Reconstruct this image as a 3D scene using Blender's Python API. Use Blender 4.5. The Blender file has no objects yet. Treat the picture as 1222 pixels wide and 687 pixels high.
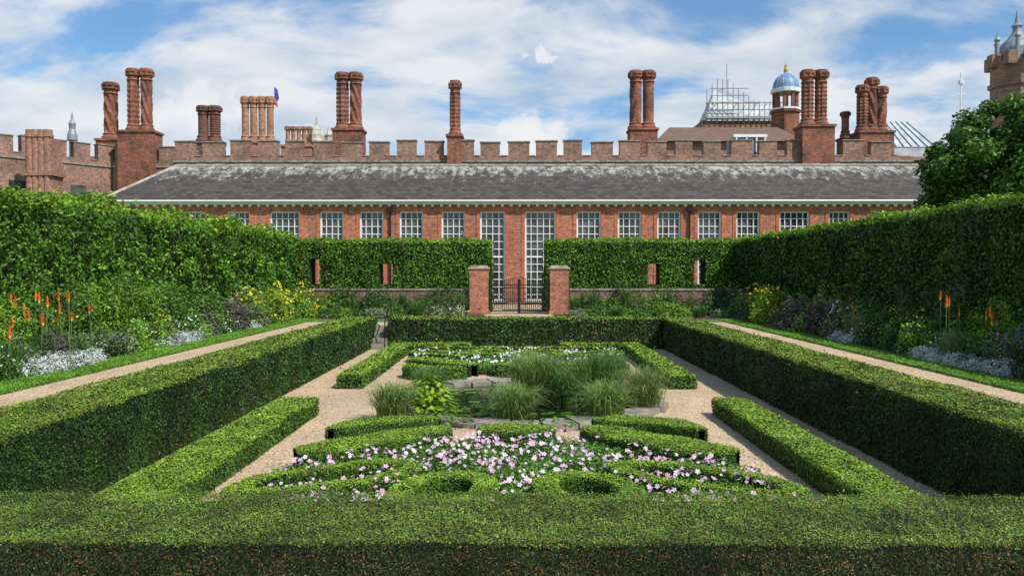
import bpy, math, numpy as np
from mathutils import Vector
rng=np.random.default_rng(7)
sc=bpy.context.scene
COL=sc.collection
# ---------------------------------------------------------------- helpers
def mesh_obj(name,V,F,mat,parent=None,smooth=False):
    V=np.asarray(V,dtype=np.float32); 
    me=bpy.data.meshes.new(name)
    if isinstance(F,np.ndarray):
        n=F.shape[0];k=F.shape[1]
        me.vertices.add(len(V)); me.vertices.foreach_set("co",V.ravel())
        me.loops.add(n*k); me.loops.foreach_set("vertex_index",F.astype(np.int32).ravel())
        me.polygons.add(n); me.polygons.foreach_set("loop_start",np.arange(0,n*k,k,dtype=np.int32))
        me.polygons.foreach_set("loop_total",np.full(n,k,dtype=np.int32))
        me.update(calc_edges=True)
    else:
        me.from_pydata([tuple(map(float,v)) for v in V],[],F); me.update()
    if smooth: me.polygons.foreach_set("use_smooth",np.ones(len(me.polygons),dtype=bool))
    o=bpy.data.objects.new(name,me); COL.objects.link(o)
    if mat: me.materials.append(mat)
    if parent: o.parent=parent
    return o
def empty(name):
    o=bpy.data.objects.new(name,None); COL.objects.link(o); return o
class MB:
    def __init__(s): s.V=[];s.F=[]
    def box(s,x0,x1,y0,y1,z0,z1):
        b=len(s.V)
        s.V+=[(x0,y0,z0),(x1,y0,z0),(x1,y1,z0),(x0,y1,z0),(x0,y0,z1),(x1,y0,z1),(x1,y1,z1),(x0,y1,z1)]
        s.F+=[[b+i for i in f] for f in ((0,3,2,1),(4,5,6,7),(0,1,5,4),(1,2,6,5),(2,3,7,6),(3,0,4,7))]
    def poly(s,pts,faces):
        b=len(s.V); s.V+=list(pts); s.F+=[[b+i for i in f] for f in faces]
    def lathe(s,cx,cy,prof,n=16,lob=0,tw=0,amp=0,z_l0=None,z_l1=None,ph=0):
        b=len(s.V)
        for (z,r) in prof:
            for i in range(n):
                a=2*math.pi*i/n+ph; rr=r
                if lob and z_l0<=z<=z_l1: rr=r*(1+amp*math.cos(lob*a+tw*z))
                s.V.append((cx+rr*math.cos(a),cy+rr*math.sin(a),z))
        for j in range(len(prof)-1):
            for i in range(n):
                k=(i+1)%n
                s.F.append([b+j*n+i,b+j*n+k,b+(j+1)*n+k,b+(j+1)*n+i])
        m=b+(len(prof)-1)*n
        s.F.append([m+i for i in range(n)])
    def tube(s,p,q,r,n=6):
        p=Vector(p);q=Vector(q);d=(q-p).normalized()
        u=d.orthogonal().normalized();w=d.cross(u);b=len(s.V)
        for c in (p,q):
            for i in range(n):
                a=2*math.pi*i/n; s.V.append(tuple(c+u*r*math.cos(a)+w*r*math.sin(a)))
        for i in range(n):
            k=(i+1)%n; s.F.append([b+i,b+k,b+n+k,b+n+i])
        s.F.append([b+i for i in range(n)][::-1]); s.F.append([b+n+i for i in range(n)])
    def obj(s,name,mat,parent=None,smooth=False): return mesh_obj(name,s.V,s.F,mat,parent,smooth)
_T=rng.random((64,64,64)).astype(np.float32)
def vnoise(P,f):
    Q=P*f+17.3; i=np.floor(Q).astype(int); t=Q-i; t=t*t*(3-2*t)
    def g(a,b,c): return _T[(i[:,0]+a)&63,(i[:,1]+b)&63,(i[:,2]+c)&63]
    x,y,z=t[:,0],t[:,1],t[:,2]
    def lx(b,c): return g(0,b,c)*(1-x)+g(1,b,c)*x
    a=lx(0,0)*(1-y)+lx(1,0)*y; b=lx(0,1)*(1-y)+lx(1,1)*y
    return (a*(1-z)+b*z)*2-1
def norm(a): return a/np.maximum(np.linalg.norm(a,axis=1,keepdims=True),1e-6)
def leaf_arrays(P,N,size,aspect=0.5,rand=0.9):
    n=len(P); size=np.broadcast_to(np.asarray(size,dtype=float),(n,))
    size=size*rng.uniform(0.65,1.3,n)
    nn=norm(N+rand*rng.normal(size=(n,3))*0.6)
    t=norm(np.cross(nn,rng.normal(size=(n,3)))); b=np.cross(nn,t)
    L=(size*0.5)[:,None]; W=L*aspect
    return np.stack([P-t*L,P+b*W,P+t*L,P-b*W],axis=1).reshape(-1,3)
def leaves(name,P,N,size,mat,parent=None,aspect=0.5,rand=0.9):
    V=leaf_arrays(P,N,size,aspect,rand)
    return mesh_obj(name,V,np.arange(len(V)).reshape(-1,4),mat,parent)
# ---------------------------------------------------------------- materials
def newmat(name):
    m=bpy.data.materials.new(name); m.use_nodes=True
    nt=m.node_tree; return m,nt,nt.nodes,nt.links,nt.nodes["Principled BSDF"]
def ramp(N,stops):
    r=N.new("ShaderNodeValToRGB"); e=r.color_ramp.elements
    while len(e)<len(stops): e.new(0.5)
    for i,(p,c) in enumerate(stops): e[i].position=p; e[i].color=(*c,1)
    return r
def leafmat(name,c0,c1,c2,nscale=0.8,transl=0.25,var=0.35,rough=0.55,brown=0.0,olive=0.0):
    m,nt,N,L,B=newmat(name)
    g=N.new("ShaderNodeNewGeometry")
    st=[(0.0,c0),(0.55,c1),(1.0,c2)]
    if brown: st=[(0.0,c0),(0.5,c1),(1-brown-0.02,c2),(1-brown,(0.20,0.09,0.035))]
    r=ramp(N,st); L.new(g.outputs["Random Per Island"],r.inputs[0])
    tc=N.new("ShaderNodeTexCoord"); nz=N.new("ShaderNodeTexNoise"); nz.inputs["Scale"].default_value=nscale; nz.inputs["Detail"].default_value=3; nz.inputs["Roughness"].default_value=0.7
    L.new(tc.outputs["Object"],nz.inputs["Vector"])
    mr=N.new("ShaderNodeMapRange"); mr.inputs[1].default_value=0.35; mr.inputs[2].default_value=0.65; mr.inputs[3].default_value=1-var; mr.inputs[4].default_value=1+var
    L.new(nz.outputs["Fac"],mr.inputs[0])
    mx=N.new("ShaderNodeVectorMath"); mx.operation='SCALE'; L.new(r.outputs[0],mx.inputs[0]); L.new(mr.outputs[0],mx.inputs["Scale"])
    L.new(mx.outputs[0],B.inputs["Base Color"]); B.inputs["Roughness"].default_value=rough; B.inputs["Specular IOR Level"].default_value=0.3
    if transl:
        t=N.new("ShaderNodeBsdfTranslucent"); L.new(mx.outputs[0],t.inputs[0])
        ms=N.new("ShaderNodeMixShader"); ms.inputs[0].default_value=transl
        L.new(B.outputs[0],ms.inputs[1]); L.new(t.outputs[0],ms.inputs[2]); L.new(ms.outputs[0],N["Material Output"].inputs[0])
    return m
def plain(name,c,rough=0.7,metal=0,nscale=4,var=0.15,bump=0.0):
    m,nt,N,L,B=newmat(name)
    tc=N.new("ShaderNodeTexCoord"); nz=N.new("ShaderNodeTexNoise"); nz.inputs["Scale"].default_value=nscale; nz.inputs["Detail"].default_value=5
    L.new(tc.outputs["Object"],nz.inputs["Vector"])
    a=tuple(x*(1-var) for x in c); b=tuple(min(1,x*(1+var)) for x in c)
    r=ramp(N,[(0.3,a),(0.7,b)]); L.new(nz.outputs["Fac"],r.inputs[0]); L.new(r.outputs[0],B.inputs["Base Color"])
    B.inputs["Roughness"].default_value=rough; B.inputs["Metallic"].default_value=metal
    if bump:
        bp=N.new("ShaderNodeBump"); bp.inputs["Strength"].default_value=bump; L.new(nz.outputs["Fac"],bp.inputs["Height"]); L.new(bp.outputs[0],B.inputs["Normal"])
    return m
def brickmat(name,c1,c2,mortar,grime=(0.10,0.07,0.055),gr=0.5,bw=0.26,rh=0.085):
    m,nt,N,L,B=newmat(name)
    tc=N.new("ShaderNodeTexCoord"); sp=N.new("ShaderNodeSeparateXYZ"); L.new(tc.outputs["Object"],sp.inputs[0])
    ad=N.new("ShaderNodeMath"); ad.operation='ADD'; L.new(sp.outputs[0],ad.inputs[0]); L.new(sp.outputs[1],ad.inputs[1])
    cb=N.new("ShaderNodeCombineXYZ"); L.new(ad.outputs[0],cb.inputs[0]); L.new(sp.outputs[2],cb.inputs[1])
    bt=N.new("ShaderNodeTexBrick"); L.new(cb.outputs[0],bt.inputs["Vector"])
    bt.inputs["Color1"].default_value=(*c1,1); bt.inputs["Color2"].default_value=(*c2,1); bt.inputs["Mortar"].default_value=(*mortar,1)
    bt.inputs["Scale"].default_value=1; bt.inputs["Brick Width"].default_value=bw; bt.inputs["Row Height"].default_value=rh; bt.inputs["Mortar Size"].default_value=0.009; bt.inputs["Bias"].default_value=0
    nz=N.new("ShaderNodeTexNoise"); nz.inputs["Scale"].default_value=0.9; nz.inputs["Detail"].default_value=8; nz.inputs["Roughness"].default_value=0.72; L.new(tc.outputs["Object"],nz.inputs["Vector"])
    mr=N.new("ShaderNodeMapRange"); mr.inputs[1].default_value=0.42; mr.inputs[2].default_value=0.66; mr.inputs[3].default_value=0; mr.inputs[4].default_value=gr; L.new(nz.outputs["Fac"],mr.inputs[0])
    mx=N.new("ShaderNodeMix"); mx.data_type='RGBA'; L.new(mr.outputs[0],mx.inputs[0]); L.new(bt.outputs["Color"],mx.inputs[6]); mx.inputs[7].default_value=(*grime,1)
    n2=N.new("ShaderNodeTexNoise"); n2.inputs["Scale"].default_value=5; n2.inputs["Detail"].default_value=6; n2.inputs["Roughness"].default_value=.75; L.new(cb.outputs[0],n2.inputs["Vector"])
    m2=N.new("ShaderNodeMapRange"); m2.inputs[1].default_value=0.34;m2.inputs[2].default_value=0.66;m2.inputs[3].default_value=0.5;m2.inputs[4].default_value=1.5; L.new(n2.outputs["Fac"],m2.inputs[0])
    sc_=N.new("ShaderNodeVectorMath"); sc_.operation='SCALE'; L.new(mx.outputs[2],sc_.inputs[0]); L.new(m2.outputs[0],sc_.inputs["Scale"])
    L.new(sc_.outputs[0],B.inputs["Base Color"]); B.inputs["Roughness"].default_value=0.9
    bp=N.new("ShaderNodeBump"); bp.inputs["Strength"].default_value=0.5; bp.inputs["Distance"].default_value=0.02; L.new(n2.outputs["Fac"],bp.inputs["Height"]); L.new(bp.outputs[0],B.inputs["Normal"])
    return m
M_yew=leafmat("yew_leaf_shaded_side",(0.008,0.028,0.006),(0.022,0.066,0.009),(0.052,0.115,0.015),nscale=1.6,transl=0,var=0.5,brown=0.015)  # yew sides: darker copy, shade painted into the leaf colour
M_yewt=leafmat("yew_leaf_sunlit_top",(0.06,0.115,0.012),(0.135,0.215,0.02),(0.235,0.33,0.035),nscale=2.2,transl=0,var=0.38,brown=0.025)  # yew tops: lighter copy, sunlight painted into the leaf colour
M_yewf=leafmat("yew_leaf_front_shaded_side",(0.008,0.018,0.006),(0.018,0.038,0.009),(0.042,0.065,0.014),nscale=1.8,transl=0,var=0.55,brown=0.12)  # front hedge face: shade put into the greens; brown leaves are real
M_yewft=leafmat("yew_leaf_front_sunlit_top",(0.04,0.085,0.014),(0.105,0.175,0.02),(0.20,0.275,0.035),nscale=2.6,transl=0,var=0.5,brown=0.04)  # front hedge top: lighter greens carry the sunlight in their colour
M_box=leafmat("box_leaf_shaded_side",(0.025,0.068,0.010),(0.058,0.135,0.015),(0.11,0.20,0.025),nscale=1.8,transl=0,var=0.35)  # box sides: shade is in the colour, darker than the tops
M_boxt=leafmat("box_leaf_sunlit_top",(0.085,0.16,0.014),(0.18,0.295,0.024),(0.29,0.42,0.045),nscale=2.2,transl=0,var=0.32)  # box tops: same leaf, lightened in colour as if sunlit
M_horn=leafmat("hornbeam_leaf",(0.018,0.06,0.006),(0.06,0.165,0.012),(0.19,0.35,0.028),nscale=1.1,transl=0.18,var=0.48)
M_hornr=leafmat("hornbeam_leaf_shaded",(0.010,0.036,0.006),(0.034,0.10,0.011),(0.105,0.215,0.022),nscale=1.1,transl=0.15,var=0.42)  # east hedge copy: darkened in colour for its side away from the sun
M_hornt=leafmat("hornbeam_leaf_sunlit_top",(0.08,0.17,0.012),(0.17,0.32,0.022),(0.29,0.45,0.04),nscale=1.1,transl=0.2,var=0.3)  # hornbeam tops: sunlight baked into a lighter leaf colour
M_core=plain("hedge_inner_twigs",(0.010,0.024,0.006),0.95,nscale=14,var=0.6)
M_tree=leafmat("tree_leaf",(0.02,0.06,0.008),(0.06,0.145,0.014),(0.14,0.27,0.03),nscale=0.6,transl=0.2,var=0.35)
M_bed=leafmat("bed_leaf",(0.035,0.09,0.014),(0.075,0.18,0.024),(0.16,0.31,0.045),transl=0.2)
M_shA=leafmat("shrub_dark",(0.02,0.06,0.014),(0.055,0.13,0.024),(0.11,0.21,0.035),transl=0.2)
M_shB=leafmat("shrub_bright",(0.08,0.18,0.012),(0.15,0.30,0.022),(0.25,0.43,0.04),transl=0.25)
M_shC=leafmat("shrub_greygreen",(0.08,0.12,0.055),(0.16,0.21,0.095),(0.28,0.33,0.17),transl=0.2)
M_shP=leafmat("shrub_purple",(0.06,0.05,0.05),(0.12,0.10,0.09),(0.21,0.18,0.15),transl=0.2)
M_silver=leafmat("silver_leaf",(0.34,0.38,0.35),(0.52,0.56,0.52),(0.7,0.73,0.70),transl=0.1,var=0.15)
M_grass=leafmat("ornamental_grass",(0.09,0.16,0.035),(0.20,0.31,0.07),(0.38,0.48,0.16),transl=0.3,var=0.25)
M_grassd=leafmat("iris_blade",(0.05,0.12,0.025),(0.10,0.21,0.045),(0.19,0.33,0.08),transl=0.3,var=0.2)
M_lime=leafmat("lime_leaf",(0.14,0.25,0.012),(0.25,0.38,0.02),(0.38,0.50,0.04),transl=0.3,var=0.2)
M_lawnb=leafmat("lawn_blade",(0.06,0.16,0.012),(0.11,0.25,0.02),(0.17,0.34,0.03),transl=0.2,var=0.25)
M_litter=leafmat("fallen_leaf",(0.10,0.12,0.03),(0.16,0.10,0.04),(0.28,0.2,0.09),transl=0,var=0.2)
M_pink=leafmat("pink_petal",(0.66,0.28,0.52),(0.78,0.46,0.66),(0.85,0.68,0.79),transl=0.2,var=0.05)
M_white=leafmat("white_petal",(0.76,0.64,0.73),(0.82,0.77,0.81),(0.86,0.86,0.85),transl=0.2,var=0.05)
M_yel=leafmat("yellow_petal",(0.65,0.42,0.01),(0.78,0.6,0.02),(0.8,0.7,0.08),transl=0.2,var=0.05)
M_org=leafmat("orange_flower",(0.60,0.06,0.015),(0.70,0.10,0.02),(0.75,0.2,0.03),transl=0.1,var=0.35)
M_red=leafmat("red_flower",(0.45,0.03,0.03),(0.6,0.05,0.05),(0.7,0.12,0.1),transl=0.2,var=0.05)
M_viol=leafmat("violet_flower",(0.14,0.10,0.24),(0.22,0.17,0.34),(0.34,0.30,0.46),transl=0.2,var=0.1)
M_brO=brickmat("orangery_brick",(0.53,0.155,0.08),(0.36,0.095,0.052),(0.46,0.31,0.21),gr=0.55)
M_brR=brickmat("rubbed_red_brick",(0.57,0.14,0.06),(0.46,0.105,0.048),(0.46,0.24,0.15),gr=0.3)
M_brP=brickmat("palace_brick",(0.37,0.18,0.125),(0.23,0.11,0.08),(0.38,0.30,0.23),gr=0.75)
M_brC=brickmat("chimney_brick",(0.34,0.11,0.058),(0.22,0.07,0.042),(0.27,0.17,0.12),grime=(0.05,0.034,0.028),gr=0.85,bw=0.3,rh=0.11)
M_brL=brickmat("chimney_brick_light",(0.44,0.19,0.11),(0.34,0.14,0.085),(0.38,0.28,0.2),gr=0.55)
M_brT=brickmat("turret_brick",(0.40,0.17,0.12),(0.28,0.12,0.085),(0.36,0.26,0.2),gr=0.55)
M_brD=brickmat("chimney_brick_dark",(0.18,0.062,0.045),(0.12,0.043,0.03),(0.15,0.1,0.08),gr=0.6)
M_brW=brickmat("garden_wall_brick",(0.30,0.14,0.10),(0.18,0.09,0.07),(0.28,0.23,0.18),gr=0.7)
M_stone=plain("pale_stone",(0.40,0.36,0.30),0.85,nscale=3,var=0.4,bump=0.2)
M_slab=plain("pond_slab_stone",(0.25,0.22,0.18),0.8,nscale=5,var=0.5,bump=0.3)
M_wht=plain("white_paint",(0.80,0.80,0.78),0.5,nscale=2,var=0.06)
M_blk=plain("black_iron",(0.015,0.015,0.017),0.45,metal=0.3)
M_lead=plain("lead_grey",(0.22,0.25,0.28),0.5,nscale=3,var=0.2)
M_blue=plain("blue_dome_lead",(0.14,0.26,0.42),0.5,nscale=3,var=0.25)
M_navy=plain("flag_blue",(0.03,0.05,0.25),0.7,nscale=3,var=0.1)
M_gold=plain("gilt",(0.75,0.5,0.12),0.3,metal=0.8)
M_tile=plain("brown_tile",(0.15,0.09,0.065),0.85,nscale=5,var=0.4,bump=0.3)
M_lightroof=plain("scaffold_sheeting",(0.42,0.46,0.48),0.6,nscale=1.5,var=0.3)
M_gls,nt,N,L,B=newmat("window_glass"); B.inputs["Roughness"].default_value=0.08; B.inputs["Specular IOR Level"].default_value=0.6
tc=N.new("ShaderNodeTexCoord"); nz=N.new("ShaderNodeTexNoise"); nz.inputs["Scale"].default_value=1.2; nz.inputs["Detail"].default_value=3; L.new(tc.outputs["Object"],nz.inputs["Vector"])
r=ramp(N,[(0.35,(0.02,0.024,0.028)),(0.7,(0.13,0.14,0.15))]); L.new(nz.outputs["Fac"],r.inputs[0]); L.new(r.outputs[0],B.inputs["Base Color"])
M_wat,nt,N,L,B=newmat("pond_water"); B.inputs["Base Color"].default_value=(0.012,0.018,0.012,1); B.inputs["Roughness"].default_value=0.05
nz=N.new("ShaderNodeTexNoise"); nz.inputs["Scale"].default_value=6; bp=N.new("ShaderNodeBump"); bp.inputs["Strength"].default_value=0.08; L.new(nz.outputs["Fac"],bp.inputs["Height"]); L.new(bp.outputs[0],B.inputs["Normal"])
def gravel(name,a,b,c):
    m,nt,N,L,B=newmat(name)
    tc=N.new("ShaderNodeTexCoord"); v=N.new("ShaderNodeTexVoronoi"); v.inputs["Scale"].default_value=55; L.new(tc.outputs["Object"],v.inputs["Vector"])
    sp=N.new("ShaderNodeSeparateColor"); L.new(v.outputs["Color"],sp.inputs[0])
    r=ramp(N,[(0,a),(0.45,b),(1,c)]); L.new(sp.outputs[0],r.inputs[0])
    out=r.outputs[0]
    for sc2,lo,hi in ((0.8,0.82,1.12),(26.0,0.74,1.24)):
        nz=N.new("ShaderNodeTexNoise"); nz.inputs["Scale"].default_value=sc2; nz.inputs["Detail"].default_value=7; nz.inputs["Roughness"].default_value=.7; L.new(tc.outputs["Object"],nz.inputs["Vector"])
        mr=N.new("ShaderNodeMapRange"); mr.inputs[1].default_value=0.34;mr.inputs[2].default_value=0.66;mr.inputs[3].default_value=lo;mr.inputs[4].default_value=hi; L.new(nz.outputs["Fac"],mr.inputs[0])
        s=N.new("ShaderNodeVectorMath"); s.operation='SCALE'; L.new(out,s.inputs[0]); L.new(mr.outputs[0],s.inputs["Scale"]); out=s.outputs[0]
    L.new(out,B.inputs["Base Color"]); B.inputs["Roughness"].default_value=0.95
    bp=N.new("ShaderNodeBump"); bp.inputs["Strength"].default_value=0.45; bp.inputs["Distance"].default_value=0.006; L.new(v.outputs["Distance"],bp.inputs["Height"]); bp.invert=True; L.new(bp.outputs[0],B.inputs["Normal"])
    return m
M_grv=gravel("gravel",(0.24,0.155,0.085),(0.48,0.345,0.21),(0.68,0.52,0.34))
M_soil=plain("soil",(0.06,0.04,0.028),0.95,nscale=9,var=0.5,bump=0.6)
M_lawn=plain("lawn_turf",(0.08,0.17,0.02),0.95,nscale=12,var=0.4,bump=0.4)
M_slt,nt,N,L,B=newmat("slate_roof")
tc=N.new("ShaderNodeTexCoord"); sp=N.new("ShaderNodeSeparateXYZ"); L.new(tc.outputs["Object"],sp.inputs[0])
cb=N.new("ShaderNodeCombineXYZ"); L.new(sp.outputs[0],cb.inputs[0]); L.new(sp.outputs[2],cb.inputs[1])
bt=N.new("ShaderNodeTexBrick"); L.new(cb.outputs[0],bt.inputs["Vector"]); bt.inputs["Scale"].default_value=1; bt.inputs["Brick Width"].default_value=0.34; bt.inputs["Row Height"].default_value=0.15; bt.inputs["Mortar Size"].default_value=0.014
bt.inputs["Color1"].default_value=(0.10,0.082,0.068,1); bt.inputs["Color2"].default_value=(0.042,0.036,0.031,1); bt.inputs["Mortar"].default_value=(0.02,0.018,0.018,1)
mp=N.new("ShaderNodeMapping"); mp.inputs["Scale"].default_value=(1.8,1,0.28); L.new(tc.outputs["Object"],mp.inputs[0])
nz=N.new("ShaderNodeTexNoise"); nz.inputs["Scale"].default_value=1.3; nz.inputs["Detail"].default_value=10; nz.inputs["Roughness"].default_value=0.8; L.new(mp.outputs[0],nz.inputs["Vector"])
zr=N.new("ShaderNodeMapRange"); zr.inputs[1].default_value=6.5; zr.inputs[2].default_value=8.45; zr.inputs[3].default_value=-0.08; zr.inputs[4].default_value=0.19; L.new(sp.outputs[2],zr.inputs[0])
ad=N.new("ShaderNodeMath"); L.new(nz.outputs["Fac"],ad.inputs[0]); L.new(zr.outputs[0],ad.inputs[1])
mr=N.new("ShaderNodeMapRange"); mr.inputs[1].default_value=0.58; mr.inputs[2].default_value=0.70; mr.inputs[4].default_value=0.8; L.new(ad.outputs[0],mr.inputs[0])
mx=N.new("ShaderNodeMix"); mx.data_type='RGBA'; L.new(mr.outputs[0],mx.inputs[0]); L.new(bt.outputs[0],mx.inputs[6]); mx.inputs[7].default_value=(0.42,0.42,0.40,1)
L.new(mx.outputs[2],B.inputs["Base Color"]); B.inputs["Roughness"].default_value=0.85
# ---------------------------------------------------------------- ground
FZ=-0.7
hx,hy0,hy1=5.4,4.7,26.7
S=700
xs=[-S,-hx,hx,S]; ys=[-S,hy0,hy1,S]
V=[(x,y,0) for y in ys for x in xs]; F=[]
for j in range(3):
    for i in range(3):
        if i==1 and j==1: continue
        F.append([j*4+i,j*4+i+1,(j+1)*4+i+1,(j+1)*4+i])
b=len(V); V+=[(-hx,hy0,FZ),(hx,hy0,FZ),(hx,hy1,FZ),(-hx,hy1,FZ)]
F+=[[b,b+1,b+2,b+3],[5,6,b+1,b],[6,10,b+2,b+1],[10,9,b+3,b+2],[9,5,b,b+3]]
mesh_obj("ground",V,F,M_lawn)
def sheet(name,x0,x1,y0,y1,z,mat,parent=None):
    return mesh_obj(name,[(x0,y0,z),(x1,y0,z),(x1,y1,z),(x0,y1,z)],[[0,1,2,3]],mat,parent)
sheet("sunken_garden_gravel",-hx+.01,hx-.01,hy0+.01,hy1-.01,FZ+0.004,M_grv)
p=empty("terrace_gravel_path")
sheet("path_west",-7.55,-5.42,-4,28.8,0.004,M_grv,p); sheet("path_east",5.42,7.55,-4,28.8,0.004,M_grv,p)
sheet("path_north",-5.4,5.4,26.72,28.8,0.005,M_grv,p); sheet("path_south",-5.4,5.4,-4,4.68,0.005,M_grv,p)
sheet("path_gate",-1.3,1.5,28.82,44.4,0.004,M_grv,p)
p=empty("border_soil")
sheet("soil_west",-9.9,-8.2,3,35,0.008,M_soil,p); sheet("soil_east",8.2,9.9,3,35,0.008,M_soil,p)
sheet("soil_north_a",-8.19,-1.4,30,34.3,0.008,M_soil,p); sheet("soil_north_b",1.6,8.19,30,34.3,0.008,M_soil,p)
for sgn in (-1,1):
    e=empty("grass_verge"); x0,x1=sorted((sgn*7.55,sgn*8.2))
    mb=MB(); mb.box(x0,x1,3,30,-0.05,0.03); mb.obj("turf",M_lawn,e)
    n=35000; P=np.stack([rng.uniform(x0-.03,x1+.03,n),9+21*rng.random(n),rng.uniform(0.03,0.07,n)],1)
    leaves("grass_blades",P,np.tile([0,-.5,.6],(n,1)),0.06,M_lawnb,e,0.35,1.0)
e=empty("grass_verge"); mb=MB(); mb.box(-8.2,-1.4,28.9,29.9,-.05,.03); mb.box(1.6,8.2,28.9,29.9,-.05,.03); mb.obj("turf",M_lawn,e)
n=1500; P=np.stack([rng.uniform(-4.7,4.7,n),rng.uniform(6,26,n),np.full(n,FZ+.012)],1); leaves("leaf_litter",P,np.tile([0,0,1.],(n,1)),0.035,M_litter,None,.6,.3)
# ---------------------------------------------------------------- hedges
def box_surface(x0,x1,y0,y1,z0,z1,cover,k,smin,smax,back):
    Ps=[];Ns=[];Ss=[]
    step=1.5 if (y1-y0)>3 else (y1-y0)
    yy=y0
    while yy<y1-1e-6:
        ye=min(y1,yy+step); D=max(3.5,(yy+ye)/2)
        s=min(max(k*D,smin),smax); dens=cover/s**2
        fl=[('t',(x1-x0)*(ye-yy)),('x',(z1-z0)*(ye-yy)),('X',(z1-z0)*(ye-yy))]
        if yy==y0: fl.append(('y',(x1-x0)*(z1-z0)))
        if ye>=y1-1e-6: fl.append(('Y',(x1-x0)*(z1-z0)))
        for f,A in fl:
            d=dens
            if (f=='x' and x0<0 and x1<0) or (f=='X' and x0>0) or f=='Y': d=dens*back
            n=int(A*d); u=rng.random(n); v=rng.random(n)
            X=x0+(x1-x0)*u; Y=yy+(ye-yy)*u; Z=z0+(z1-z0)*v
            if f=='t': P=np.stack([X,yy+(ye-yy)*v,np.full(n,z1)],1);nn=(0,0,1)
            elif f=='x': P=np.stack([np.full(n,x0),Y,Z],1);nn=(-1,0,0)
            elif f=='X': P=np.stack([np.full(n,x1),Y,Z],1);nn=(1,0,0)
            elif f=='y': P=np.stack([X,np.full(n,y0),Z],1);nn=(0,-1,0)
            else: P=np.stack([X,np.full(n,y1),Z],1);nn=(0,1,0)
            Ps.append(P);Ns.append(np.tile(nn,(n,1)).astype(float));Ss.append(np.full(n,s))
        yy=ye
    return np.concatenate(Ps),np.concatenate(Ns),np.concatenate(Ss)
def hedge(name,x0,x1,y0,y1,z0,z1,mat,mtop,cover=5.5,k=0.0038,smin=0.018,smax=0.15,bump=0.03,jit=0.012,inset=0.04,aspect=0.5,rand=0.9,holes=(),back=0.25,freq=(1.4,4.0),round_=0.03,edge=0.04):
    e=empty(name)
    P,N,Sz=box_surface(x0,x1,y0,y1,z0,z1,cover,k,smin,smax,back)
    for (a,b_,c,d) in holes:
        m=~((P[:,0]>a)&(P[:,0]<b_)&(P[:,2]>c)&(P[:,2]<d)&(abs(N[:,1])>.5)); P,N,Sz=P[m],N[m],Sz[m]
    ex=np.minimum(P[:,0]-x0,x1-P[:,0]); ez=z1-P[:,2]
    drop=np.clip(1-ex/(round_*2),0,1)**2*round_
    t=N[:,2]>.5; P[t,2]-=drop[t]
    s=~t; sh=np.clip(1-ez/(round_*2),0,1)**2*round_
    P[s]-=N[s]*sh[s][:,None]
    sunlit_top=t|((ez<edge*(1+vnoise(P,3)))&s)  # top and upper-edge leaves that get the colour with painted sunlight
    disp=bump*(vnoise(P,freq[0])+0.6*vnoise(P,freq[1]))+rng.normal(size=len(P))*jit
    st=rng.random(len(P))<.012; disp[st]+=abs(rng.normal(size=st.sum()))*Sz[st]*1.1
    P=P+N*disp[:,None]
    leaves("foliage_top",P[sunlit_top],N[sunlit_top],Sz[sunlit_top],mtop,e,aspect,rand*.75)
    leaves("foliage_side",P[~sunlit_top],N[~sunlit_top],Sz[~sunlit_top],mat,e,aspect,rand)
    mb=MB(); i=inset
    if not holes: mb.box(x0+i,x1-i,y0+i,y1-i,z0,z1-i)
    else:
        hs=sorted(holes); cur=x0+i
        for (a,b_,c,d) in hs:
            mb.box(cur,a,y0+i,y1-i,z0,z1-i); mb.box(a,b_,y0+i,y1-i,z0,c); mb.box(a,b_,y0+i,y1-i,d,z1-i); cur=b_
        mb.box(cur,x1-i,y0+i,y1-i,z0,z1-i)
    mb.obj("inner_twigs",M_core,e)
    return e
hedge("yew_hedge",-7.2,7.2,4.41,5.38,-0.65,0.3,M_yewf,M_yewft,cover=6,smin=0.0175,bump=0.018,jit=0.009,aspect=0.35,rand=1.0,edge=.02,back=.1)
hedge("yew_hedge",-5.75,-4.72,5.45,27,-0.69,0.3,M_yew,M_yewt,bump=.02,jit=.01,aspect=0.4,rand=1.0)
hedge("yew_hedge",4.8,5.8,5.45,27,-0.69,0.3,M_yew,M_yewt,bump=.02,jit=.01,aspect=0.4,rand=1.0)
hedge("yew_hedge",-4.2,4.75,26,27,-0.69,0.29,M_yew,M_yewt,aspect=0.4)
LZ=FZ+0.3
for sx in (-1,1):
    a,b_=(-4.2,-3.48) if sx<0 else (3.45,4.05)
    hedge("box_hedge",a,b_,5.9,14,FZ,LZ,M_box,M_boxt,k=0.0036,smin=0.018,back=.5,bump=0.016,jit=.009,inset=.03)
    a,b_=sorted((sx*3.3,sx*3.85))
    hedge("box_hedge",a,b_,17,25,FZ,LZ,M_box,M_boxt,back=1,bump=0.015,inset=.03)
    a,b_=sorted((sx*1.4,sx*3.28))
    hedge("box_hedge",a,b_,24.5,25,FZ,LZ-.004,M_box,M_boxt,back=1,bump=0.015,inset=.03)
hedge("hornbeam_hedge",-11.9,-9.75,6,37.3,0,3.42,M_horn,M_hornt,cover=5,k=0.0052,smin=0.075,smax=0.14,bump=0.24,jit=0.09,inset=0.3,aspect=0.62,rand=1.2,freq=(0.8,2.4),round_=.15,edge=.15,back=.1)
hedge("hornbeam_hedge",9.85,11.9,6,37.3,0,3.30,M_hornr,M_hornt,cover=5,k=0.0048,smin=0.065,smax=0.14,bump=0.09,jit=0.05,inset=0.15,aspect=0.62,rand=1.0,freq=(0.9,2.6),round_=.12,edge=.15,back=.1)
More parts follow.
